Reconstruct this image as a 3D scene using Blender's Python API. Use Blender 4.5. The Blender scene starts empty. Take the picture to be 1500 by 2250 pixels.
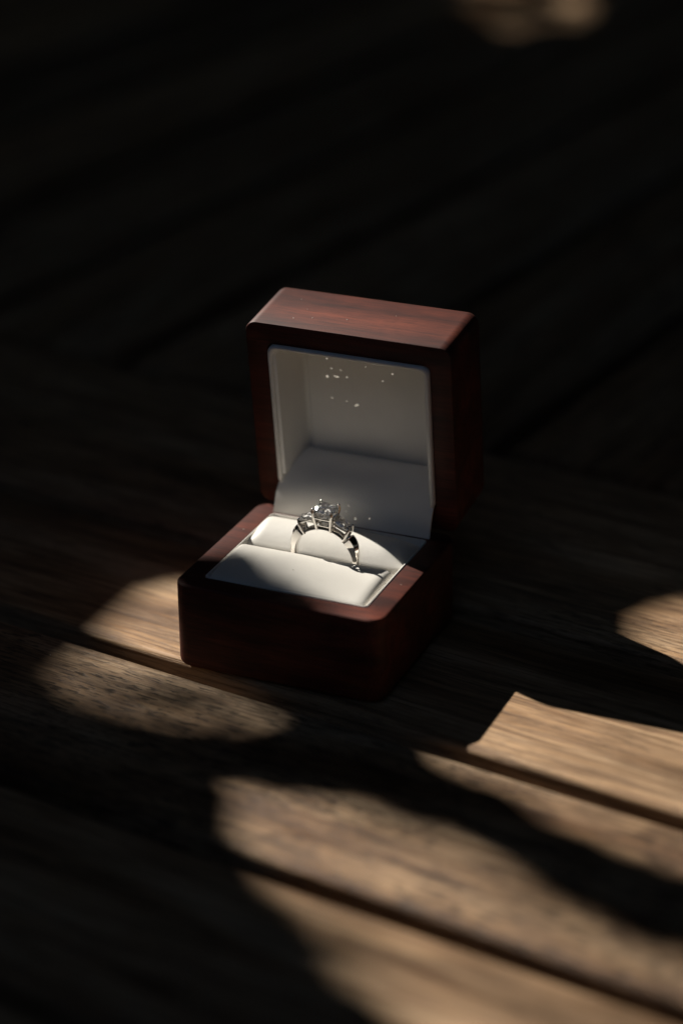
import bpy, bmesh, math, random
import numpy as np
from mathutils import Vector, Matrix

S = bpy.context.scene
C = S.collection
MM = 0.001
RND = random.Random(7)

# ---------------------------------------------------------------- camera, sky, sun, exposure
CAM_LOC = Vector((0.22624, -0.50652, 0.29690))
FWD = Vector((-0.35986, 0.83221, -0.42181)).normalized()
RIGHT = Vector((0.91917, 0.39380, -0.00722))
RIGHT = (RIGHT - FWD * RIGHT.dot(FWD)).normalized()
UP = RIGHT.cross(FWD)
cam_d = bpy.data.cameras.new('camera')
cam = bpy.data.objects.new('camera', cam_d)
C.objects.link(cam)
cam.matrix_world = Matrix(((RIGHT.x, UP.x, -FWD.x, CAM_LOC.x), (RIGHT.y, UP.y, -FWD.y, CAM_LOC.y),
                           (RIGHT.z, UP.z, -FWD.z, CAM_LOC.z), (0, 0, 0, 1)))
cam_d.sensor_fit = 'HORIZONTAL'
cam_d.sensor_width = 24.0
cam_d.lens = 80.083
cam_d.clip_start = 0.01
cam_d.clip_end = 300
cam_d.dof.use_dof = True
cam_d.dof.focus_distance = 0.616
cam_d.dof.aperture_fstop = 4.6
S.camera = cam

SUN_GO = Vector((1.2, -0.378, -1.0)).normalized()        # the way the sunlight travels
ELEV = math.asin(-SUN_GO.z)
world = bpy.data.worlds.new('World')
S.world = world
world.use_nodes = True
wn = world.node_tree.nodes
sky = wn.new('ShaderNodeTexSky')
sky.sky_type = 'NISHITA'
sky.sun_disc = False
sky.sun_elevation = ELEV
sky.sun_rotation = math.atan2(-SUN_GO.x, -SUN_GO.y)
bg = wn['Background']
bg.inputs['Strength'].default_value = 0.07
world.node_tree.links.new(sky.outputs['Color'], bg.inputs['Color'])
sun_d = bpy.data.lights.new('sun', 'SUN')
sun_d.energy = 5.0
sun_d.angle = math.radians(0.5)
sun_d.color = (1.0, 0.95, 0.87)
sun = bpy.data.objects.new('sun', sun_d)
sun.rotation_euler = SUN_GO.to_track_quat('-Z', 'Y').to_euler()
sun.location = (-3, 1, 3)
C.objects.link(sun)
S.view_settings.view_transform = 'Standard'
S.view_settings.look = 'None'
S.view_settings.gamma = 1.0
S.view_settings.exposure = 0.66
S.render.engine = 'CYCLES'
S.cycles.use_denoising = True
S.cycles.max_bounces = 14
S.cycles.transmission_bounces = 14
S.cycles.glossy_bounces = 8
S.cycles.caustics_reflective = True
S.cycles.caustics_refractive = True
S.cycles.blur_glossy = 0.0
S.cycles.sample_clamp_indirect = 6.0

# ---------------------------------------------------------------- helpers
def node_mat(name):
    m = bpy.data.materials.new(name)
    m.use_nodes = True
    nt = m.node_tree
    return m, nt, nt.nodes['Principled BSDF']

def N(nt, kind, **kw):
    n = nt.nodes.new(kind)
    for k, v in kw.items():
        if k in n.inputs:
            n.inputs[k].default_value = v
        else:
            setattr(n, k, v)
    return n

def ramp(nt, fac, stops):
    r = nt.nodes.new('ShaderNodeValToRGB')
    e = r.color_ramp.elements
    while len(e) < len(stops):
        e.new(0.5)
    for el, (p, c) in zip(e, stops):
        el.position = p
        el.color = (*c, 1) if len(c) == 3 else c
    nt.links.new(fac, r.inputs['Fac'])
    return r.outputs['Color']

def mix(nt, fac, a, b, mode='MIX'):
    n = nt.nodes.new('ShaderNodeMix')
    n.data_type = 'RGBA'
    n.blend_type = mode
    for sock, v in ((n.inputs['Factor'], fac), (n.inputs['A'], a), (n.inputs['B'], b)):
        pass
    ins = [n.inputs[0], n.inputs[6], n.inputs[7]]
    for s, v in zip(ins, (fac, a, b)):
        if hasattr(v, 'links') or hasattr(v, 'is_linked'):
            nt.links.new(v, s)
        elif isinstance(v, (int, float)):
            s.default_value = v
        else:
            s.default_value = (*v, 1)
    return n.outputs[2]

def coords(nt, scale, offset_random=True, src='Object'):
    tc = nt.nodes.new('ShaderNodeTexCoord')
    out = tc.outputs[src]
    if offset_random:
        oi = nt.nodes.new('ShaderNodeObjectInfo')
        mul = N(nt, 'ShaderNodeVectorMath', operation='SCALE')
        comb = nt.nodes.new('ShaderNodeCombineXYZ')
        nt.links.new(oi.outputs['Random'], comb.inputs[0])
        m2 = N(nt, 'ShaderNodeMath', operation='MULTIPLY')
        m2.inputs[1].default_value = 3.7
        nt.links.new(oi.outputs['Random'], m2.inputs[0])
        nt.links.new(m2.outputs[0], comb.inputs[1])
        nt.links.new(m2.outputs[0], comb.inputs[2])
        nt.links.new(comb.outputs[0], mul.inputs[0])
        mul.inputs['Scale'].default_value = 2.3
        add = N(nt, 'ShaderNodeVectorMath', operation='ADD')
        nt.links.new(out, add.inputs[0])
        nt.links.new(mul.outputs[0], add.inputs[1])
        out = add.outputs[0]
    mp = nt.nodes.new('ShaderNodeMapping')
    mp.inputs['Scale'].default_value = scale
    nt.links.new(out, mp.inputs['Vector'])
    return mp.outputs['Vector']

def noise(nt, vec, scale, detail=4.0, rough=0.55, dist=0.0):
    n = nt.nodes.new('ShaderNodeTexNoise')
    n.inputs['Scale'].default_value = scale
    n.inputs['Detail'].default_value = detail
    n.inputs['Roughness'].default_value = rough
    n.inputs['Distortion'].default_value = dist
    nt.links.new(vec, n.inputs['Vector'])
    return n.outputs['Fac']

def bump(nt, height, bsdf, strength, dist):
    b = nt.nodes.new('ShaderNodeBump')
    b.inputs['Strength'].default_value = strength
    b.inputs['Distance'].default_value = dist
    nt.links.new(height, b.inputs['Height'])
    nt.links.new(b.outputs['Normal'], bsdf.inputs['Normal'])
    return b

# ---------------------------------------------------------------- materials
def make_deck_wood():
    m, nt, b = node_mat('deck_wood')
    broad = noise(nt, coords(nt, (4.0, 34, 34)), 1.0, 4, 0.6, 1.2)          # long bands of tone
    figure = noise(nt, coords(nt, (16, 150, 150)), 1.0, 5, 0.65, 0.9)       # growth figure
    fine = noise(nt, coords(nt, (30, 900, 900)), 1.0, 5, 0.7)             # fibres
    pore = noise(nt, coords(nt, (170, 1150, 1150)), 1.0, 2, 0.55, 0.3)      # short open pores
    blotch = noise(nt, coords(nt, (22, 34, 34)), 1.0, 4, 0.6, 0.6)          # weathered patches
    base = ramp(nt, broad, [(0.30, (0.21, 0.116, 0.054)), (0.5, (0.395, 0.265, 0.154)), (0.72, (0.55, 0.42, 0.28))])
    fig = ramp(nt, figure, [(0.36, (0.42, 0.34, 0.27)), (0.54, (1, 1, 1)), (0.74, (1.2, 1.15, 1.08))])
    col = mix(nt, 0.75, base, fig, 'MULTIPLY')
    fb = ramp(nt, fine, [(0.38, (0.34, 0.28, 0.22)), (0.56, (1.12, 1.12, 1.12))])
    col = mix(nt, 0.75, col, fb, 'MULTIPLY')
    pm = ramp(nt, pore, [(0.535, (0, 0, 0)), (0.60, (1, 1, 1))])
    bm_ = ramp(nt, blotch, [(0.38, (0.15, 0.15, 0.15)), (0.54, (1, 1, 1))])
    wear = nt.nodes.new('ShaderNodeAttribute')
    wear.attribute_type = 'OBJECT'
    wear.attribute_name = 'wear'
    pmask = mix(nt, 1.0, pm, bm_, 'MULTIPLY')
    pmask = mix(nt, wear.outputs['Fac'], (0, 0, 0), pmask)
    stain = noise(nt, coords(nt, (48, 95, 95)), 1.0, 5, 0.65, 0.8)
    st = ramp(nt, stain, [(0.36, (0.34, 0.29, 0.25)), (0.55, (1, 1, 1))])
    stf = N(nt, 'ShaderNodeMath', operation='MULTIPLY')
    stf.inputs[1].default_value = 0.85
    nt.links.new(wear.outputs['Fac'], stf.inputs[0])
    col = mix(nt, stf.outputs[0], col, st, 'MULTIPLY')
    col = mix(nt, pmask, col, (0.030, 0.019, 0.012))
    # tone of each board
    oi = nt.nodes.new('ShaderNodeObjectInfo')
    tone = ramp(nt, oi.outputs['Random'], [(0.0, (0.78, 0.74, 0.70)), (0.5, (1, 0.96, 0.92)), (1.0, (1.08, 1.02, 0.95))])
    col = mix(nt, 1.0, col, tone, 'MULTIPLY')
    nt.links.new(col, b.inputs['Base Color'])
    b.inputs['Roughness'].default_value = 0.56
    b.inputs['Specular IOR Level'].default_value = 0.32
    h = mix(nt, 0.5, fb, fig, 'MULTIPLY')
    h = mix(nt, pmask, h, (0, 0, 0))
    bump(nt, h, b, 0.55, 0.00035)
    return m

def make_box_wood(name, axis='x'):
    m, nt, b = node_mat(name)
    broad = noise(nt, coords(nt, (14, 110, 110), False), 1.0, 4, 0.6, 0.8)
    fine = noise(nt, coords(nt, (120, 2600, 2600), False), 1.0, 3, 0.6)
    cloud = noise(nt, coords(nt, (55, 70, 70), False), 1.0, 3, 0.6, 0.5)
    col = ramp(nt, broad, [(0.3, (0.028, 0.0050, 0.0026)), (0.5, (0.080, 0.0155, 0.0074)), (0.70, (0.155, 0.034, 0.016))])
    f = ramp(nt, fine, [(0.36, (0.42, 0.36, 0.33)), (0.6, (1.1, 1.1, 1.1))])
    col = mix(nt, 0.7, col, f, 'MULTIPLY')
    cl = ramp(nt, cloud, [(0.35, (0.62, 0.55, 0.52)), (0.62, (1.12, 1.12, 1.12))])
    col = mix(nt, 0.7, col, cl, 'MULTIPLY')
    nt.links.new(col, b.inputs['Base Color'])
    b.inputs['Roughness'].default_value = 0.58
    b.inputs['Specular IOR Level'].default_value = 0.36
    b.inputs['Coat Weight'].default_value = 0.0
    b.inputs['Coat Roughness'].default_value = 0.35
    bump(nt, f, b, 0.25, 0.00008)
    return m

def make_leather(name, col=(0.69, 0.66, 0.60), grain=1.0):
    m, nt, b = node_mat(name)
    v = nt.nodes.new('ShaderNodeTexVoronoi')
    v.feature = 'DISTANCE_TO_EDGE'
    v.inputs['Scale'].default_value = 1.0
    vec = coords(nt, (4000, 4000, 4000), False)
    dn = nt.nodes.new('ShaderNodeTexNoise')
    dn.inputs['Scale'].default_value = 0.6
    nt.links.new(vec, dn.inputs['Vector'])
    va = N(nt, 'ShaderNodeVectorMath', operation='ADD')
    nt.links.new(vec, va.inputs[0])
    nt.links.new(dn.outputs['Color'], va.inputs[1])
    nt.links.new(va.outputs[0], v.inputs['Vector'])
    pebble = ramp(nt, v.outputs['Distance'], [(0.0, (0, 0, 0)), (0.28, (1, 1, 1))])
    lump = noise(nt, coords(nt, (420, 420, 420), False), 1.0, 3, 0.6)
    h = mix(nt, 0.5, pebble, lump)
    crease = noise(nt, coords(nt, (90, 210, 210), False), 1.0, 3, 0.6, 1.5)
    cr = ramp(nt, crease, [(0.40, (0, 0, 0)), (0.5, (1, 1, 1)), (0.60, (0.55, 0.55, 0.55))])
    h = mix(nt, 0.35, h, cr)
    tint = noise(nt, coords(nt, (60, 60, 60), False), 1.0, 3, 0.5)
    c2 = tuple(x * 0.93 for x in col)
    cc = ramp(nt, tint, [(0.35, c2), (0.65, col)])
    nt.links.new(cc, b.inputs['Base Color'])
    b.inputs['Roughness'].default_value = 0.48
    b.inputs['Specular IOR Level'].default_value = 0.4
    bump(nt, h, b, 0.30 * grain, 0.00008)
    return m

def make_plain(name, col, rough, metal=0.0, var=0.0, scale=200):
    m, nt, b = node_mat(name)
    if var:
        n = noise(nt, coords(nt, (scale,) * 3, False), 1.0, 4, 0.6)
        lo = tuple(c * (1 - var) for c in col)
        hi = tuple(min(1, c * (1 + var)) for c in col)
        nt.links.new(ramp(nt, n, [(0.3, lo), (0.7, hi)]), b.inputs['Base Color'])
    else:
        b.inputs['Base Color'].default_value = (*col, 1)
    b.inputs['Roughness'].default_value = rough
    b.inputs['Metallic'].default_value = metal
    return m

M_DECK = make_deck_wood()
M_BOX = make_box_wood('mahogany')
M_LEATHER = make_leather('cream_leather')
M_LINING = make_leather('lining_leather', (0.79, 0.755, 0.70), 0.5)
M_METAL, _nt, _b = node_mat('white_gold')
_n = noise(_nt, coords(_nt, (900, 900, 900), False), 1.0, 3, 0.6)
_nt.links.new(ramp(_nt, _n, [(0.3, (0.06,) * 3), (0.7, (0.13,) * 3)]), _b.inputs['Roughness'])
_b.inputs['Metallic'].default_value = 1.0
_b.inputs['Base Color'].default_value = (0.83, 0.80, 0.76, 1)
M_STONE = bpy.data.materials.new('diamond')
M_STONE.use_nodes = True
_nt = M_STONE.node_tree
_nt.nodes.clear()
_o = _nt.nodes.new('ShaderNodeOutputMaterial')
_g = _nt.nodes.new('ShaderNodeBsdfGlass')
_g.inputs['IOR'].default_value = 2.42
_g.inputs['Roughness'].default_value = 0.035
_g2 = _nt.nodes.new('ShaderNodeBsdfGlass')
_g.inputs['Color'].default_value = _g2.inputs['Color'].default_value = (1, 1, 1, 1)
_g2.inputs['IOR'].default_value = 2.42
_g2.inputs['Roughness'].default_value = 0.2
_mx = _nt.nodes.new('ShaderNodeMixShader')
_mx.inputs[0].default_value = 0.28
_nt.links.new(_g.outputs[0], _mx.inputs[1])
_nt.links.new(_g2.outputs[0], _mx.inputs[2])
_nt.links.new(_mx.outputs[0], _o.inputs['Surface'])
M_LEAF, _nt, _b = node_mat('leaf_green')
_n = noise(_nt, coords(_nt, (9, 9, 9), False), 1.0, 3, 0.6)
_nt.links.new(ramp(_nt, _n, [(0.3, (0.030, 0.046, 0.016)), (0.7, (0.060, 0.078, 0.028))]), _b.inputs['Base Color'])
_b.inputs['Roughness'].default_value = 0.6
M_BARK = make_plain('bark', (0.10, 0.075, 0.055), 0.9, 0, 0.5, 30)
M_SOIL = make_plain('soil', (0.035, 0.028, 0.020), 0.95, 0, 0.5, 12)
M_DUST = make_plain('dust_fleck', (0.72, 0.66, 0.58), 0.8)

# ---------------------------------------------------------------- mesh helpers
def link_mesh(name, me, mat, parent=None, smooth_angle=None):
    if mat and not me.materials:
        me.materials.append(mat)
    if smooth_angle is not None:
        me.shade_smooth()
        me.set_sharp_from_angle(angle=math.radians(smooth_angle))
    o = bpy.data.objects.new(name, me)
    C.objects.link(o)
    if parent:
        o.parent = parent
    return o

def mesh_py(name, verts, faces):
    me = bpy.data.meshes.new(name)
    me.from_pydata([tuple(v) for v in verts], [], faces)
    me.update()
    bm = bmesh.new()
    bm.from_mesh(me)
    bmesh.ops.recalc_face_normals(bm, faces=bm.faces)
    bm.to_mesh(me)
    bm.free()
    return me

def empty(name, loc=(0, 0, 0)):
    o = bpy.data.objects.new(name, None)
    o.location = loc
    o.empty_display_size = 0.01
    C.objects.link(o)
    return o

def tag(o, label=None, cat=None, group=None, kind=None):
    for k, v in (('label', label), ('category', cat), ('group', group), ('kind', kind)):
        if v:
            o[k] = v

def rrect(w, d, r, seg=10):
    """outline of a rounded rectangle, constant vertex count"""
    out = []
    r = max(r, 1e-5)
    for cx, cy, a0 in ((w / 2 - r, d / 2 - r, 0), (-w / 2 + r, d / 2 - r, 90), (-w / 2 + r, -d / 2 + r, 180), (w / 2 - r, -d / 2 + r, 270)):
        for k in range(seg + 1):
            a = math.radians(a0 + 90 * k / seg)
            out.append((cx + r * math.cos(a), cy + r * math.sin(a)))
    return out

def loft(loops, cap_first=True, cap_last=True):
    vs, fs = [], []
    n = len(loops[0])
    for L in loops:
        vs += L
    for i in range(len(loops) - 1):
        for k in range(n):
            a, b = i * n + k, i * n + (k + 1) % n
            fs.append((a, b, b + n, a + n))
    if cap_first:
        fs.append(tuple(range(n - 1, -1, -1)))
    if cap_last:
        m = (len(loops) - 1) * n
        fs.append(tuple(range(m, m + n)))
    return vs, fs

def fillet(z0, z1, i0, i1, n=5):
    """quarter-round profile points from (inset i0, z0) to (inset i1, z1); bulges outward"""
    pts = []
    for k in range(n + 1):
        a = math.pi / 2 * k / n
        pts.append((i0 + (i1 - i0) * (1 - math.cos(a)), z0 + (z1 - z0) * math.sin(a)))
    return pts

def shell(W, D, r, prof, rin_at, r_in):
    """rounded-rectangle shell: prof = list of (inset, z); corner radius follows the inset"""
    loops = []
    for k, (ins, z) in enumerate(prof):
        rr = max(r - ins, 0.0006) if k < rin_at else r_in
        loops.append([(x, y, z) for x, y in rrect(W - 2 * ins, D - 2 * ins, rr)])
    return loft(loops)

def tube(pts, rad, n=10, caps=True, scale_y=1.0):
    """closed tube through pts with a radius for each, rounded ends"""
    pts = [Vector(p) for p in pts]
    vs, fs = [], []
    prev = None
    for i, p in enumerate(pts):
        t = (pts[min(i + 1, len(pts) - 1)] - pts[max(i - 1, 0)]).normalized()
        if prev is None:
            a = t.orthogonal().normalized()
        else:
            a = (prev - t * prev.dot(t)).normalized()
        prev = a
        b = t.cross(a)
        for k in range(n):
            q = 2 * math.pi * k / n
            vs.append(p + (a * math.cos(q) + b * math.sin(q)) * rad[i])
    for i in range(len(pts) - 1):
        for k in range(n):
            fs.append((i * n + k, i * n + (k + 1) % n, (i + 1) * n + (k + 1) % n, (i + 1) * n + k))
    if caps:
        fs.append(tuple(range(n - 1, -1, -1)))
        m = (len(pts) - 1) * n
        fs.append(tuple(range(m, m + n)))
    return vs, fs

def join(parts):
    vs, fs = [], []
    for v, f in parts:
        o = len(vs)
        vs += list(v)
        fs += [tuple(i + o for i in t) for t in f]
    return vs, fs

def ball(c, r, seg=10, rings=6, sz=1.0):
    vs, fs = [], []
    c = Vector(c)
    vs.append(c + Vector((0, 0, r * sz)))
    for i in range(1, rings):
        a = math.pi * i / rings
        for k in range(seg):
            q = 2 * math.pi * k / seg
            vs.append(c + Vector((r * math.sin(a) * math.cos(q), r * math.sin(a) * math.sin(q), r * sz * math.cos(a))))
    vs.append(c - Vector((0, 0, r * sz)))
    for k in range(seg):
        fs.append((0, 1 + k, 1 + (k + 1) % seg))
        m = 1 + (rings - 2) * seg
        fs.append((len(vs) - 1, m + (k + 1) % seg, m + k))
    for i in range(rings - 2):
        for k in range(seg):
            a, b = 1 + i * seg + k, 1 + i * seg + (k + 1) % seg
            fs.append((a, a + seg, b + seg, b))
    return vs, fs

def mmv(vs):
    return [(v[0] * MM, v[1] * MM, v[2] * MM) for v in vs]

# ---------------------------------------------------------------- the setting: soil and slatted deck
me = mesh_py('ground', [(-60, -60, -0.12), (60, -60, -0.12), (60, 60, -0.12), (-60, 60, -0.12)], [(0, 1, 2, 3)])
o = link_mesh('ground', me, M_SOIL)
tag(o, kind='structure')

DECK_ANG = math.radians(-8.7)
deck = empty('deck')
deck.rotation_euler = (0, 0, DECK_ANG)
tag(deck, kind='structure')

def slat_mesh(name, length, width, thick=0.019, r=0.0020, seg=40):
    prof = []
    for k in range(6):
        a = math.pi / 2 * k / 5
        prof.append((-width / 2 + r - r * math.cos(a), -r + r * math.sin(a)))
    prof = prof + [(-y, z) for y, z in prof[::-1]]
    prof = [(-width / 2, -thick)] + prof + [(width / 2, -thick)]
    loops = []
    for i in range(seg + 1):
        x = -length / 2 + length * i / seg
        loops.append([(x, y, z) for y, z in prof])
    vs, fs = loft(loops)
    return mesh_py(name, vs, fs)

# first panel: slats across the picture; v = distance across them
PITCH = 0.0683
GAP = 0.0066
me_a = slat_mesh('slat', 1.50, PITCH - GAP)
me_a.materials.append(M_DECK)
me_a.shade_smooth(); me_a.set_sharp_from_angle(angle=math.radians(40))
gap0 = 0.0363                                            # v of the gap behind the box
v_list = [gap0 - PITCH * (k + 0.5) for k in range(0, 8)]
for k, v in enumerate(v_list):
    s = link_mesh('slat', me_a, None, deck)
    s['wear'] = (0.30, 0.85, 0.2)[k] if k < 3 else 0.3
    s.location = (-0.10 + RND.uniform(-.03, .03), v, RND.uniform(-0.0003, 0.0003))
wide = 0.1415 - gap0
me_w = slat_mesh('slat', 1.50, wide - GAP)
me_w.materials.append(M_DECK)
me_w.shade_smooth(); me_w.set_sharp_from_angle(angle=math.radians(40))
s = link_mesh('slat', me_w, None, deck)
s['wear'] = 0.5
s.location = (-0.10, gap0 + wide / 2, 0)
# second panel: slats running away from the camera
PITCH_B = 0.0775
me_b = slat_mesh('slat', 1.10, PITCH_B - 0.0085)
me_b.materials.append(M_DECK)
me_b.shade_smooth(); me_b.set_sharp_from_angle(angle=math.radians(40))
for k in range(-11, 7):
    s = link_mesh('slat', me_b, None, deck)
    s['wear'] = 0.4
    s.rotation_euler = (0, 0, math.pi / 2)
    s.location = (-0.0215 + PITCH_B * (k + 0.5), 0.1415 + 0.003 + 0.55, -0.0004 + RND.uniform(-0.0004, 0.0004))
# bearers under the slats
for vv in (-0.42, -0.12, 0.10):
    bvs, bfs = loft([[(-0.85, vv - .02, z), (0.65, vv - .02, z), (0.65, vv + .02, z), (-0.85, vv + .02, z)] for z in (-0.119, -0.0195)])
    link_mesh('bearer', mesh_py('bearer', bvs, bfs), M_BARK, deck)
for vv in (0.22, 0.6, 1.0):
    bvs, bfs = loft([[(-0.9, vv - .02, z), (0.55, vv - .02, z), (0.55, vv + .02, z), (-0.9, vv + .02, z)] for z in (-0.119, -0.0203)])
    link_mesh('bearer', mesh_py('bearer', bvs, bfs), M_BARK, deck)

# ---------------------------------------------------------------- the ring box
W, D, H = 60.06, 56.4, 24.97                     # base, mm
HL, DL, TH = 57.58, 22.92, -0.1342               # lid height, lid depth, its lean
box = empty('ring_box')
tag(box, 'open mahogany ring box with cream leather lining standing on the slatted wooden deck', 'ring box')

def part(name, vs, fs, mat, parent, ang=35, matrix=None):
    me = mesh_py(name, mmv(vs), fs)
    o = link_mesh(name, me, mat, parent, ang)
    if matrix is not None:
        o.matrix_local = matrix
    return o

prof = [(1.6, 0.0)] + fillet(0.0, 1.6, 1.6, 0.0)[::-1][::-1][1:]
prof = [(2.0, 0.0), (1.2, 0.18), (0.55, 0.6), (0.15, 1.2), (0.0, 2.0), (0.0, H - 0.9)]
prof += [(0.12, H - 0.42), (0.42, H - 0.12), (0.9, H)]
n_out = len(prof)
prof += [(6.2, H), (6.5, H - 0.3), (6.5, 9.0)]
base = part('base', *shell(W, D, 4.6, prof, n_out, 1.0), M_BOX, box, 30)

# thin card-stiffened lining that stands a hair proud of the rim opening
def lip_shell(W, D, i0, i1, z0, z1, r):
    loops = []
    for ins, z in ((i0, z0), (i0, z1 - 0.12), (i0 + .12, z1), (i1 - .12, z1), (i1, z1 - .12), (i1, z0)):
        loops.append([(x, y, z) for x, y in rrect(W - 2 * ins, D - 2 * ins, max(r - (ins - i0), .3))])
    loops.append(loops[0])
    return loft(loops, False, False)
part('rim_lining', *lip_shell(W, D, 6.53, 6.98, 12.0, H + 0.2, 1.2), M_LEATHER, base, 50)

# lid, built with its back at z=0 and opening at z=DL, then swung up on the hinge
st, ct = math.sin(TH), math.cos(TH)
u = Vector((0, st, ct)); bk = Vector((0, ct, -st))
org = Vector((0, D / 2, H + 0.5)) + u * (HL / 2) + bk * DL
lid_m = Matrix(((1, 0, 0, org.x * MM), (0, u.y, -bk.y, org.y * MM), (0, u.z, -bk.z, org.z * MM), (0, 0, 0, 1)))
prof = [(1.8, 0.0), (1.1, 0.14), (0.55, 0.5), (0.15, 1.1), (0.0, 1.8), (0.0, DL - 0.4), (0.12, DL - 0.12), (0.4, DL)]
n_out = len(prof)
prof += [(6.0, DL), (6.3, DL - 0.3), (6.3, 4.0)]
lid = part('lid', *shell(W, HL, 3.4, prof, n_out, 1.6), M_BOX, box, 30, lid_m)

# lining of the lid: rolled lip, flaring walls, flat padded back
loops = []
LIN = [(6.32, 4.6), (6.32, DL + 0.35), (6.5, DL + 0.75), (6.95, DL + 0.9), (7.4, DL + 0.7), (7.6, DL + 0.2), (7.5, DL - .4), (8.3, DL - 0.7),
       (8.5, DL - 8), (8.8, 8.2), (9.0, 6.6), (9.5, 6.3), (9.9, 6.9), (11.0, 7.2), (14, 7.25)]
for k, (ins, z) in enumerate(LIN):
    loops.append([(x, y, z) for x, y in rrect(W - 2 * ins, HL - 2 * ins, 2.6 if k < 7 else 2.0, 8)])
vs, fs = loft(loops, False, True)
# the lower lip is covered by the flap: push it down a little below the flap
vs = [(x, y, (min(z, DL - 4.2) if y < -HL / 2 + 9.6 and z > 9 and abs(x) < 22.2 else z)) for x, y, z in vs]
lin = part('lid_lining', vs, fs, M_LINING, lid, 60)

# flap of leather that bridges the hinge between cushion and lid
cl = [(20.0, 20.5), (21.6, 22.8), (22.8, 25.4), (23.9, 28.4), (25.4, 31.3), (27.8, 33.9), (31.2, 36.0), (35.4, 37.3), (40.2, 37.8), (44.2, 37.4)]
def cat(P, n=5):
    out = []
    for i in range(len(P) - 1):
        p0, p1, p2, p3 = P[max(i - 1, 0)], P[i], P[i + 1], P[min(i + 2, len(P) - 1)]
        for k in range(n):
            t = k / n
            out.append(tuple(0.5 * ((2 * b) + (-a + c) * t + (2 * a - 5 * b + 4 * c - d) * t * t + (-a + 3 * b - 3 * c + d) * t ** 3)
                             for a, b, c, d in zip(p0, p1, p2, p3)))
    out.append(P[-1])
    return out
cl = cat(cl, 5)
vs, fs = [], []
NX = 24
def flap_row(off):
    for i, (y, z) in enumerate(cl):
        y0, z0 = cl[max(i - 1, 0)]; y1, z1 = cl[min(i + 1, len(cl) - 1)]
        l = math.hypot(y1 - y0, z1 - z0)
        ny, nz = -(z1 - z0) / l, (y1 - y0) / l
        t = i / (len(cl) - 1)
        hw = 23.6 - 1.5 * t + 0.5 * math.sin(math.pi * t)
        for k in range(NX + 1):
            x = -hw + 2 * hw * k / NX
            wav = 0.25 * math.sin(x * 0.23 + 3 * t) * math.sin(math.pi * t)
            vs.append((x, y + ny * (off + wav), z + nz * (off + wav)))
flap_row(0.0); flap_row(-0.8)
R1 = (NX + 1)
half = len(cl) * R1
for i in range(len(cl) - 1):
    for k in range(NX):
        a = i * R1 + k
        fs.append((a, a + 1, a + R1 + 1, a + R1))
        fs.append((half + a, half + a + R1, half + a + R1 + 1, half + a + 1))
for i in range(len(cl) - 1):
    for k in (0, NX):
        a = i * R1 + k
        fs.append((a, a + R1, half + a + R1, half + a))
for k in range(NX):
    for i in (0, len(cl) - 1):
        a = i * R1 + k
        fs.append((a, a + 1, half + a + 1, half + a))
part('hinge_flap', vs, fs, M_LINING, box, 50)

def pillow(name, x0, x1, prof_fn, ny, parent, mat, taper=2.6, endpow=0.5, wrinkle=0.0, seed=1):
    """soft cushion: prof_fn(t) gives (y, z) around the section from front bottom over the top to back bottom"""
    r = random.Random(seed)
    ph = [r.uniform(0, 6.28) for _ in range(6)]
    NXX = 56
    vs, fs = [], []
    for i in range(NXX + 1):
        s = i / NXX
        x = x0 + (x1 - x0) * s
        e = min((x - x0) / (taper * .45), (x1 - x) / taper)
        e = max(e, 0.0)
        k = 1.0 if e >= 1 else max(0.0, 1 - (1 - e) ** 2) ** endpow
        k = max(k, 0.04)
        for j in range(ny + 1):
            t = j / ny
            y, z, yc, zc = prof_fn(t, s)
            w = wrinkle * (math.sin(x * 1.9 + ph[0] + t * 3) + 0.6 * math.sin(x * 4.3 + ph[1] - t * 5)) * math.exp(-((e - 0.9) / 1.1) ** 2)
            vs.append((x, yc + (y - yc) * (0.93 + 0.07 * k), (zc + (z - zc) * k + w) if z > zc else z))
    for i in range(NXX):
        for j in range(ny):
            a = i * (ny + 1) + j
            fs.append((a, a + 1, a + ny + 2, a + ny + 1))
    fs.append(tuple(range(ny + 1)))
    m = NXX * (ny + 1)
    fs.append(tuple(range(m + ny, m - 1, -1)))
    for i in range(NXX):
        a = i * (ny + 1)
        fs.append((a, a + ny + 1, a + 2 * ny + 1, a + ny))
    return part(name, vs, fs, mat, parent, 60)

def sec_front(t, s):
    # flat padded bar, rounded at the slot; runs from the front rim to the slot
    P = [(-21.1, 16.0), (-21.15, 22.8), (-20.9, 24.5), (-19.8, 25.2), (-15, 25.75), (-8, 26.2), (-3.0, 26.15), (-0.7, 25.7), (0.6, 24.7), (1.0, 23.0), (0.95, 16.0)]
    return interp(P, t) + (-10.2, 24.0)
def sec_back(t, s):
    P = [(3.9, 14.0), (3.9, 22.4), (4.5, 23.9), (5.8, 25.3), (7.8, 26.8), (10.2, 27.9), (12.6, 28.2), (15.0, 27.6), (18.0, 25.6), (19.9, 23.0), (20.3, 14.0)]
    return interp(P, t) + (10.5, 24.3)
_cache = {}
def interp(P, t):
    key = P[0]
    if key not in _cache:
        Q = cat(P, 6)
        L = [0]
        for a, b in zip(Q, Q[1:]):
            L.append(L[-1] + math.dist(a, b))
        _cache[key] = (Q, L)
    Q, L = _cache[key]
    d = t * L[-1]
    for i in range(len(Q) - 1):
        if L[i + 1] >= d:
            f = (d - L[i]) / max(1e-9, L[i + 1] - L[i])
            return tuple(a + (b - a) * f for a, b in zip(Q[i], Q[i + 1]))
    return Q[-1]
pillow('front_cushion', -22.95, 22.5, sec_front, 44, box, M_LEATHER, 3.2, 0.5, 0.0, 3)
pillow('back_cushion', -23.0, 22.8, sec_back, 44, box, M_LEATHER, 8.0, 0.6, 0.0, 5)
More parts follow.
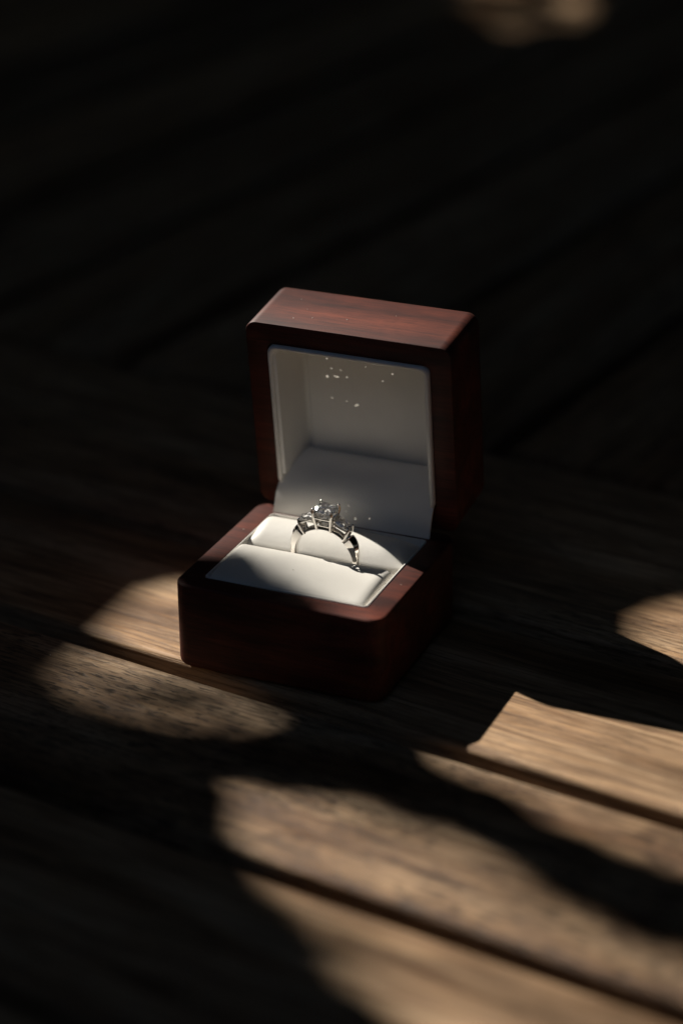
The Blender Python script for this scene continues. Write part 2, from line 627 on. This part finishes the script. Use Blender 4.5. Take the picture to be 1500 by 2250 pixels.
# tray under the cushions
vs, fs = loft([[(x, y, z) for x, y in rrect(W - 13.2, D - 13.2, 1.0)] for z in (9.0, 15.5)])
part('tray', vs, fs, M_LINING, box, 40)

# ---------------------------------------------------------------- the ring
RC = Vector((1.1, 2.6, 24.65))
ring = empty('diamond_ring', tuple(RC * MM))
ring.rotation_euler = (math.radians(1.5), math.radians(2.2), 0)
tag(ring, 'white gold three stone diamond ring standing in the slot between the cream cushions', 'ring')

def sm(a, b, x):
    t = max(0, min(1, (x - a) / (b - a)))
    return t * t * (3 - 2 * t)
RI = 8.45
def band():
    vs, fs = [], []
    NP, NS = 144, 12
    for i in range(NP):
        ph = 360 * i / NP
        a = math.radians(ph)
        d = abs(ph - 90)                         # degrees from the top
        d = min(d, 360 - d)
        rail = 1 - sm(39, 45, d)                 # thin rail under the stones
        sh = sm(39, 46, d) * (1 - sm(48, 90, d)) # swelling shoulder
        ro = 9.9 * (1 - rail) + 9.3 * rail + 1.15 * sh
        hw = 1.10 * (1 - rail) + 1.15 * rail + 0.55 * sh
        ridge = 0.12 * (1 - rail) + 0.40 * sh
        sec = [(RI, -hw * .8), (RI + .12, -hw), (ro - .35, -hw), (ro - .08 - .5 * sh, -hw * .86), (ro + ridge * .55, -hw * .42), (ro + ridge, 0),
               (ro + ridge * .55, hw * .42), (ro - .08 - .5 * sh, hw * .86), (ro - .35, hw), (RI + .12, hw), (RI, hw * .8), (RI - .06, 0)]
        for r_, y in sec:
            vs.append((r_ * math.cos(a), y, r_ * math.sin(a)))
    for i in range(NP):
        for k in range(NS):
            j = (i + 1) % NP
            fs.append((i * NS + k, i * NS + (k + 1) % NS, j * NS + (k + 1) % NS, j * NS + k))
    return vs, fs
part('band', *band(), M_METAL, ring, 38)

# centre head: galleries and four claw prongs
def frame_tube(pts, r, n=8):
    out = []
    for i in range(len(pts)):
        out.append(tube([pts[i], pts[(i + 1) % len(pts)]], [r, r], n))
    return join(out)
hs = 2.62
def sq(h, z):
    return [(h, h, z), (-h, h, z), (-h, -h, z), (h, -h, z)]
head = part('setting', *join([frame_tube(sq(2.46, 12.55), 0.36), frame_tube(sq(1.85, 10.3), 0.30)]), M_METAL, ring, 40)
for sx in (-1, 1):
    for sy in (-1, 1):
        P = [(sx * 2.0, sy * 1.22, 8.45), (sx * 2.12, sy * 1.5, 9.6), (sx * 2.42, sy * 2.2, 11.8), (sx * 2.68, sy * 2.68, 13.3), (sx * 2.78, sy * 2.78, 14.3), (sx * 2.66, sy * 2.66, 15.05)]
        v, f = join([tube(P, [0.40, 0.43, 0.46, 0.46, 0.44, 0.36], 12), ball((sx * 2.60, sy * 2.60, 15.1), 0.48, 12, 8)])
        part('prong', v, f, M_METAL, ring, 50)

def princess(hw, zt, zg, zc, tab):
    """square brilliant: table, crown, girdle and a finely cut pavilion"""
    r = random.Random(5)
    NF = 16
    vs, fs = [], []
    def loop(m, z, jit=0.0, alt=0.0, power=1.0):
        i0 = len(vs)
        for k in range(NF):
            a = 2 * math.pi * (k + .5) / NF
            q = max(abs(math.cos(a)), abs(math.sin(a)))
            rr = m / q ** power * (1 + r.uniform(-jit, jit))
            vs.append((rr * math.cos(a), rr * math.sin(a), z + (alt if k % 2 else -alt) + r.uniform(-jit, jit) * .6))
        return i0
    d = zg - zc
    L = [loop(tab, zt, 0, 0, .8), loop(hw * .74, zg + (zt - zg) * .72, .015, .04, .9), loop(hw * .88, zg + (zt - zg) * .40, .02, .05, .95),
         loop(hw, zg), loop(hw, zg - .14), loop(hw * .84, zg - d * .24, .05, .10, .9), loop(hw * .64, zg - d * .46, .07, .12, .8),
         loop(hw * .44, zg - d * .66, .08, .10, .5), loop(hw * .22, zg - d * .84, .08, .06, .2)]
    fs.append(tuple(range(NF)))
    for n_, (a, b) in enumerate(zip(L, L[1:])):
        for k in range(NF):
            j = (k + 1) % NF
            if (k + n_) % 2:
                fs += [(a + k, b + k, a + j), (a + j, b + k, b + j)]
            else:
                fs += [(a + k, b + j, a + j), (a + k, b + k, b + j)]
    vs.append((0, 0, zc))
    c = len(vs) - 1
    for k in range(NF):
        fs.append((L[-1] + k, c, L[-1] + (k + 1) % NF))
    return vs, fs
v, f = princess(2.86, 15.55, 14.55, 10.9, 1.85)
me = mesh_py('centre_stone', mmv(v), f)
link_mesh('centre_stone', me, M_STONE, ring)

def side_stone(sgn):
    """tapered shield cut stone in an open collet, tilted down the shoulder"""
    tilt = math.radians(28)
    # local x points away from the centre along the slope, local z out of the slope
    c = Vector((sgn * 3.55, 0, 12.1))
    ex = Vector((sgn * math.cos(tilt), 0, -math.sin(tilt)))
    ez = Vector((sgn * math.sin(tilt), 0, math.cos(tilt)))
    ey = Vector((0, 1, 0))
    def g(x, y, z):
        return tuple(c + ex * x + ey * y + ez * z)
    out = [(0, -2.1), (2.1, -2.05), (4.2, -1.5), (4.95, 0), (4.2, 1.5), (2.1, 2.05), (0, 2.1), (0, 0)]
    cx = 2.2
    def lp(s, z, dx=0, dz=0.0):
        return [g(cx + (x - cx) * s + dx, y * s, z + (dz if k % 2 else 0)) for k, (x, y) in enumerate(out)]
    v, f = loft([lp(.52, .70), lp(.78, .42, 0, .06), lp(.98, .02), lp(.98, -.1), lp(.70, -.65, 0, .12), lp(.38, -1.2, 0, -.12), lp(.04, -1.75)])
    f2 = []
    for k, q in enumerate(f):                     # small facets, each with its own tilt
        if len(q) == 4:
            f2 += [(q[0], q[1], q[2]), (q[0], q[2], q[3])] if k % 2 else [(q[0], q[1], q[3]), (q[1], q[2], q[3])]
        else:
            f2.append(q)
    link_mesh('side_stone', mesh_py('side_stone', mmv(v), f2), M_STONE, ring)
    # collet: a rail just under the girdle, walls at both ends, struts down to the band
    rail = frame_tube(lp(.94, -.62), 0.26, 8)
    wall = loft([[g(0.0, -1.9, .05), g(0.0, 1.9, .05), g(-.4, 1.9, .05), g(-.4, -1.9, .05)], [g(.25, -1.1, -2.6), g(.25, 1.1, -2.6), g(-.15, 1.1, -2.6), g(-.15, -1.1, -2.6)]])
    tip = loft([[g(4.15, -1.45, -.15), g(5.05, 0, -.15), g(4.15, 1.45, -.15), g(3.7, 0, -.15)],
                [g(4.3, -1.4, -1.5), g(5.2, 0, -1.5), g(4.3, 1.4, -1.5), g(3.7, 0, -1.5)],
                [g(4.4, -1.2, -2.6), g(5.0, 0, -2.6), g(4.4, 1.2, -2.6), g(3.7, 0, -2.6)]])
    part('collet', *join([rail, wall, tip]), M_METAL, ring, 40)
    for sy in (-1, 1):
        P = [(sgn * 5.62, sy * 1.22, 6.25), (sgn * 6.25, sy * 1.42, 7.3), (sgn * 6.95, sy * 1.6, 8.7), g(4.25, sy * 1.66, -.2), g(4.12, sy * 1.5, .3)]
        v, f = join([tube(P, [.36, .40, .42, .42, .33], 12), ball(g(4.05, sy * 1.43, .3), .42, 12, 8)])
        part('prong', v, f, M_METAL, ring, 50)
side_stone(-1)
side_stone(1)

# ---------------------------------------------------------------- flecks of dust that have settled on the box and deck
def flecks():
    r = random.Random(21)
    parts = []
    top = lambda x, b_: (lid_m @ Vector((x * MM, (HL / 2) * MM, b_ * MM))) / MM
    spots = []
    for x, b_ in ((-16, 12), (-12.5, 16.5), (-17.5, 18), (-20, 7), (-3, 14.8), (9, 9)):
        spots.append((top(x, b_) + Vector((0, 0, .05)), 0.11))
    for x, y, z in ((-18, -14.2, 25.95), (-2.2, -11, 26.2), (4.5, -19, 25.3), (-26.5, 9, 25.05), (26.8, -6, 25.05), (-64, -36, 0.08), (92, -30, .08), (-13.2, -52, .08)):
        spots.append((Vector((x, y, z)), 0.12))
    for p, s in spots:
        v, f = ball((0, 0, 0), s * r.uniform(.7, 1.3), 6, 4)
        q = Matrix.Rotation(r.uniform(0, 6), 3, 'Z') @ Matrix.Diagonal((r.uniform(1, 2.6), 1, .6))
        parts.append(([q @ w + p for w in v], f))
    return join(parts)
v, f = flecks()
o = link_mesh('dust', mesh_py('dust', mmv(v), f), M_DUST)
tag(o, 'pale flecks of dust on the box and deck', 'dust', kind='stuff')

# added mirror flakes standing in for light spots the stone throws
M_LIGHT_SPOT = make_plain('light_spot_mirror', (0.90, 0.88, 0.85), 0.22, 1.0)
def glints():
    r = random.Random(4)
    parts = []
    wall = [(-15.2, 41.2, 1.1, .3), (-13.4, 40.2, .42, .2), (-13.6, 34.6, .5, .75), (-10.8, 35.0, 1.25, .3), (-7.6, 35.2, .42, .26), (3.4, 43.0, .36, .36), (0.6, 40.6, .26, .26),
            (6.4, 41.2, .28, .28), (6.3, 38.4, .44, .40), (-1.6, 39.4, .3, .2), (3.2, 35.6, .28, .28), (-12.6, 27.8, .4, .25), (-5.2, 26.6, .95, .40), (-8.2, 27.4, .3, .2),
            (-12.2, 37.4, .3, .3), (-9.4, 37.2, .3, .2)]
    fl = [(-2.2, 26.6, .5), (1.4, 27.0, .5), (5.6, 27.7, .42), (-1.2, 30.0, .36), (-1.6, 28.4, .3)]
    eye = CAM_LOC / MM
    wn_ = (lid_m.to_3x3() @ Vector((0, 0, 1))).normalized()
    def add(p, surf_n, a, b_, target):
        # a flake aimed to mirror the sunlit cushion towards the camera
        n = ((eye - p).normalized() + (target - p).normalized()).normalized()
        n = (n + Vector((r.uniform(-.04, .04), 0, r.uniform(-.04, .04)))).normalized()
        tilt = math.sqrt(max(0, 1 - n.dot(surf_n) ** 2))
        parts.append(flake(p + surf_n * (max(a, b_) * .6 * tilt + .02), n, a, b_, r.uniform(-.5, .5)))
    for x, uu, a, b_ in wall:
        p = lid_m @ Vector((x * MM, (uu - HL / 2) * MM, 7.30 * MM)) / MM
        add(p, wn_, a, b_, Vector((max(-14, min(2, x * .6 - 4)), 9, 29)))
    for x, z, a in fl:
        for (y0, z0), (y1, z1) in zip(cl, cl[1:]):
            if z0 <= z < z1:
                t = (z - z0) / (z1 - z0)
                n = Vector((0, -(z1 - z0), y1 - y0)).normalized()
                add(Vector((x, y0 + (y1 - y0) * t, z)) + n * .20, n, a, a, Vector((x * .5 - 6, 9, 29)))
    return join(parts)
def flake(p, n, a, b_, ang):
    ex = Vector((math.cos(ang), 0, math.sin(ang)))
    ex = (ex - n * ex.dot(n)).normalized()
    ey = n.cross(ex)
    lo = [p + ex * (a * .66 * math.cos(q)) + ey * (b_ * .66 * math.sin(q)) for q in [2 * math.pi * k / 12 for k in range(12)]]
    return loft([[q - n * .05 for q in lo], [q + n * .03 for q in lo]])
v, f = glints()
o = link_mesh('light_spot_flakes', mesh_py('light_spot_flakes', mmv(v), f), M_LIGHT_SPOT)
tag(o, 'added mirror flakes standing in for light spots on the lid lining and flap', 'flecks', kind='stuff')

# ---------------------------------------------------------------- unseen tree and added leaf dome that shade the deck (above and beside the camera)
# sunlit spots on the deck, mm; no leaf may hang in the sunbeams that reach them
LIT = {
 'left': [(-59, -15), (-61, -6), (-60, 4), (-56, 13), (-48, 18), (-3, 22), (20, 22), (68, 17), (100, 17), (150, 16), (150, -30), (60, -34),
          (47, -37), (44, -32), (32, -27), (21, -18), (9, -11), (-1, -18), (-20, -27), (-27, -29), (-43, -23), (-55, -19)],
 'right': [(42, -4), (98, 20), (130, 5), (130, -14), (106, -13), (94, -13), (86, -16), (89, -22), (101, -30), (116, -39), (134, -48), (150, -78),
           (122, -70), (111, -68), (93, -63), (78, -54), (66, -50), (54, -49), (52, -41)],
 'front': [(11, -76), (17, -77), (25, -79), (38, -84), (52, -87), (66, -91), (80, -97), (95, -103), (110, -109), (125, -114), (140, -119), (170, -128),
           (180, -180), (98, -180), (90, -149), (78, -142), (66, -138), (57, -131), (47, -121), (38, -113), (33, -106), (27, -100), (18, -87)],
 'far_right': [(80, 40), (80, 50), (85, 57), (92, 63), (105, 63), (150, 38), (150, 0), (98, 10)],
}
DIM = {  # spots where sparse leaves let through part of the sun
 'left_near': ([(-63, -40), (-64, -29), (-56, -26), (-37, -27), (-22, -31), (-8, -35), (6, -42), (4, -52), (-9, -54), (-17, -56), (-25, -55),
                (-28, -59), (-37, -57), (-46, -55), (-54, -51)], 0.62),
 'left_strip': ([(-130, -3), (-88, -6), (-74, -6), (-62, -6), (-61, -18), (-75, -20), (-130, -15)], 0.80),
 'front_edge': ([(25, -76), (35, -75), (48, -71), (62, -71), (76, -82), (92, -88), (106, -93), (119, -99), (136, -103), (170, -110), (170, -126), (140, -118), (125, -113), (110, -108), (95, -102), (80, -96), (66, -90), (52, -86), (38, -83)], 0.50),
 'back': ([(-275, 860), (-200, 880), (-176, 770), (-188, 712), (-226, 728)], 0.80),
}
def inside(px, py, poly):
    res = np.zeros(px.shape, bool)
    n = len(poly)
    for i in range(n):
        x0, y0 = poly[i]
        x1, y1 = poly[(i + 1) % n]
        if y0 == y1:
            continue
        c = ((y0 > py) != (y1 > py)) & (px < (x1 - x0) * (py - y0) / (y1 - y0) + x0)
        res ^= c
    return res

LEAF = np.array([(-1, 0, 0), (-.55, .36, .05), (.05, .46, .07), (.6, .28, .04), (1, 0, -.06), (.6, -.28, .04), (.05, -.46, .07), (-.55, -.36, .05), (0, 0, 0)])
rng = np.random.default_rng(11)
def leaf_verts(pos, nrm, size):
    n = len(pos)
    nrm = nrm / np.linalg.norm(nrm, axis=1, keepdims=True)
    t = rng.normal(size=(n, 3))
    t -= nrm * (t * nrm).sum(1, keepdims=True)
    t /= np.linalg.norm(t, axis=1, keepdims=True)
    b = np.cross(nrm, t)
    L = LEAF[None] * size[:, None, None]
    return pos[:, None] + t[:, None] * L[..., 0:1] + b[:, None] * L[..., 1:2] + nrm[:, None] * L[..., 2:3]

def keep_mask(V, skip_dim=None):
    gx = (V[..., 0] + 1.2 * V[..., 2]) * 1000
    gy = (V[..., 1] - 0.378 * V[..., 2]) * 1000
    ok = np.ones(len(V), bool)
    for poly in LIT.values():
        ok &= ~inside(gx, gy, poly).any(1)
    for nm, (poly, cover) in DIM.items():
        if nm == skip_dim:
            continue
        ok &= ~inside(gx, gy, poly).any(1)
    return ok

def foliage_mesh(name, V):
    n = len(V)
    k = LEAF.shape[0]
    me = bpy.data.meshes.new(name)
    verts = V.reshape(-1, 3)
    tri = np.array([(i, (i + 1) % 8, 8) for i in range(8)])
    idx = (tri[None] + (np.arange(n) * k)[:, None, None]).reshape(-1)
    me.vertices.add(len(verts))
    me.vertices.foreach_set('co', verts.astype(np.float32).ravel())
    me.loops.add(len(idx))
    me.loops.foreach_set('vertex_index', idx.astype(np.int32))
    me.polygons.add(len(idx) // 3)
    me.polygons.foreach_set('loop_start', np.arange(0, len(idx), 3, dtype=np.int32))
    me.polygons.foreach_set('loop_total', np.full(len(idx) // 3, 3, dtype=np.int32))
    me.update(calc_edges=True)
    me.validate()
    return me

sun_up = -np.array(SUN_GO)
# low sprays in the sunbeams: they draw the dapples
n = 26000
g = np.stack([rng.uniform(-.75, .45, n), rng.uniform(-.45, 1.15, n), np.zeros(n)], 1)
h = rng.uniform(.70, .95, n)
pos = g + sun_up * (h / sun_up[2])[:, None]
nr = sun_up + rng.normal(size=(n, 3)) * .45
V1 = leaf_verts(pos, nr, rng.uniform(.015, .024, n))
V1 = V1[keep_mask(V1)]
# fine leaflets of the lowest sprays, close round the sunlit spots
n = 30000
g = np.stack([rng.uniform(-.16, .20, n), rng.uniform(-.27, .13, n), np.zeros(n)], 1)
h = rng.uniform(.62, .85, n)
nr = sun_up + rng.normal(size=(n, 3)) * .45
V0 = leaf_verts(g + sun_up * (h / sun_up[2])[:, None], nr, rng.uniform(.0042, .0085, n))
V0 = V0[keep_mask(V0)]
# sparse higher leaves over the half-lit spots
Vd = []
for nm, (poly, cover) in DIM.items():
    P = np.array(poly) / 1000
    lo, hi = P.min(0) - .01, P.max(0) + .01
    area = (hi - lo).prod() * 0.62
    sz = .5 if nm in ('left_near', 'front_edge') else 1.0
    la = 0.00030 * sz * sz
    m = int(-math.log(1 - cover) * area / la)
    g = np.concatenate([rng.uniform(lo, hi, (m, 2)), np.zeros((m, 1))], 1)
    hh = rng.uniform(1.35, 1.6, m)
    V = leaf_verts(g + sun_up * (hh / sun_up[2])[:, None], sun_up + rng.normal(size=(m, 3)) * .4, rng.uniform(.016, .020, m) * sz)
    Vd.append(V[keep_mask(V, nm)])
# high stray leaflets that soften parts of the sunlit spots
STRAY = [([(5, -13), (30, -14), (54, -16), (55, -37), (30, -33), (8, -22)], 0.50, .28),
         ([(20, -101), (60, -112), (150, -130), (200, -200), (60, -200), (26, -112)], 0.42, .6),
         ([(14, -78), (60, -92), (120, -114), (160, -126), (160, -142), (60, -118), (20, -98)], 0.26, .7),
         ([(-60, -14), (-58, 6), (-52, 14), (-28, 16), (-28, -26), (-44, -22)], 0.16, .35),
         ([(84, -12), (140, -14), (140, -46), (104, -33)], 0.55, .4),
         ([(60, -20), (84, -20), (104, -36), (130, -50), (120, -66), (70, -48)], 0.18, .4)]
for poly, cover, sz in STRAY:
    P = np.array(poly) / 1000
    lo, hi = P.min(0), P.max(0)
    m = int(-math.log(1 - cover) * (hi - lo).prod() * 0.62 / (0.00030 * sz * sz))
    g = np.concatenate([rng.uniform(lo, hi, (m, 2)), np.zeros((m, 1))], 1)
    hh = rng.uniform(1.35, 1.6, m)
    V = leaf_verts(g + sun_up * (hh / sun_up[2])[:, None], sun_up + rng.normal(size=(m, 3)) * .4, rng.uniform(.016, .020, m) * sz)
    gx = (V[..., 0] + 1.2 * V[..., 2]) * 1000
    gy = (V[..., 1] - 0.378 * V[..., 2]) * 1000
    Vd.append(V[inside(gx, gy, poly).all(1)])
Vd = np.concatenate(Vd)
# unseen leaf dome, added to close off most of the sky light
n = 60000
ph = rng.uniform(0, 2 * math.pi, n)
ce = rng.uniform(-.04, 1, n)
d = np.stack([np.sqrt(1 - ce ** 2) * np.cos(ph), np.sqrt(1 - ce ** 2) * np.sin(ph), ce], 1)
rad = rng.uniform(1.9, 3.0, n)
pos = d * rad[:, None] * np.array([1, 1, .85]) + np.array([0, .1, .0])
clump = np.sin(pos[:, 0] * 3.1 + 1) * np.sin(pos[:, 1] * 2.7 + 2) * np.sin(pos[:, 2] * 3.3)
hole = np.array([.15, -.85, 1.0]); hole /= np.linalg.norm(hole)
ud = pos / np.linalg.norm(pos, axis=1, keepdims=True)
sel = (clump > -.70) & ((ud @ hole) < math.cos(math.radians(20)))   # opening made behind the camera for bluish sky fill
pos, d = pos[sel], d[sel]
nr = d + rng.normal(size=d.shape) * .55
V2 = leaf_verts(pos, nr, rng.uniform(.045, .075, len(pos)))
V2 = V2[keep_mask(V2)]
V2 = V2[V2[..., 2].min(1) > 0.02]

tree = empty('shade_tree', (-1.55, -0.95, -0.12))
tag(tree, 'unseen leafy tree with an added leaf dome, shading the deck', 'tree')
inv = Matrix.Translation((1.55, 0.95, 0.12))
tp = [(0, 0, -.1), (.02, .01, .5), (.05, .05, 1.1), (.12, .12, 1.8), (.25, .25, 2.45)]
v, f = tube(tp, [.13, .105, .095, .08, .05], 14)
link_mesh('trunk', mesh_py('trunk', v, f), M_BARK, tree, 60)
for P, R in (([(.04, .04, 1.0), (.25, .5, 1.05), (.45, 1.0, .95), (.65, 1.6, .80), (.7, 2.0, .78)], [.05, .04, .03, .018, .008]),
             ([(.1, .1, 1.6), (.5, .3, 2.0), (1.1, .6, 2.35), (1.8, 1.2, 2.5)], [.06, .05, .035, .015]),
             ([(.1, .1, 1.5), (-.1, .8, 1.9), (.2, 1.8, 2.2), (.8, 2.6, 2.2)], [.05, .04, .03, .012])):
    v, f = tube(P, R, 10)
    link_mesh('branch', mesh_py('branch', v, f), M_BARK, tree, 60)
for V in (V0, V1, Vd, V2):
    V = V + np.array([1.55, .95, .12])
    o = link_mesh('foliage', foliage_mesh('foliage', V), M_LEAF, tree)
    o['kind'] = 'stuff'
print('leaves', len(V1), len(Vd), len(V2))
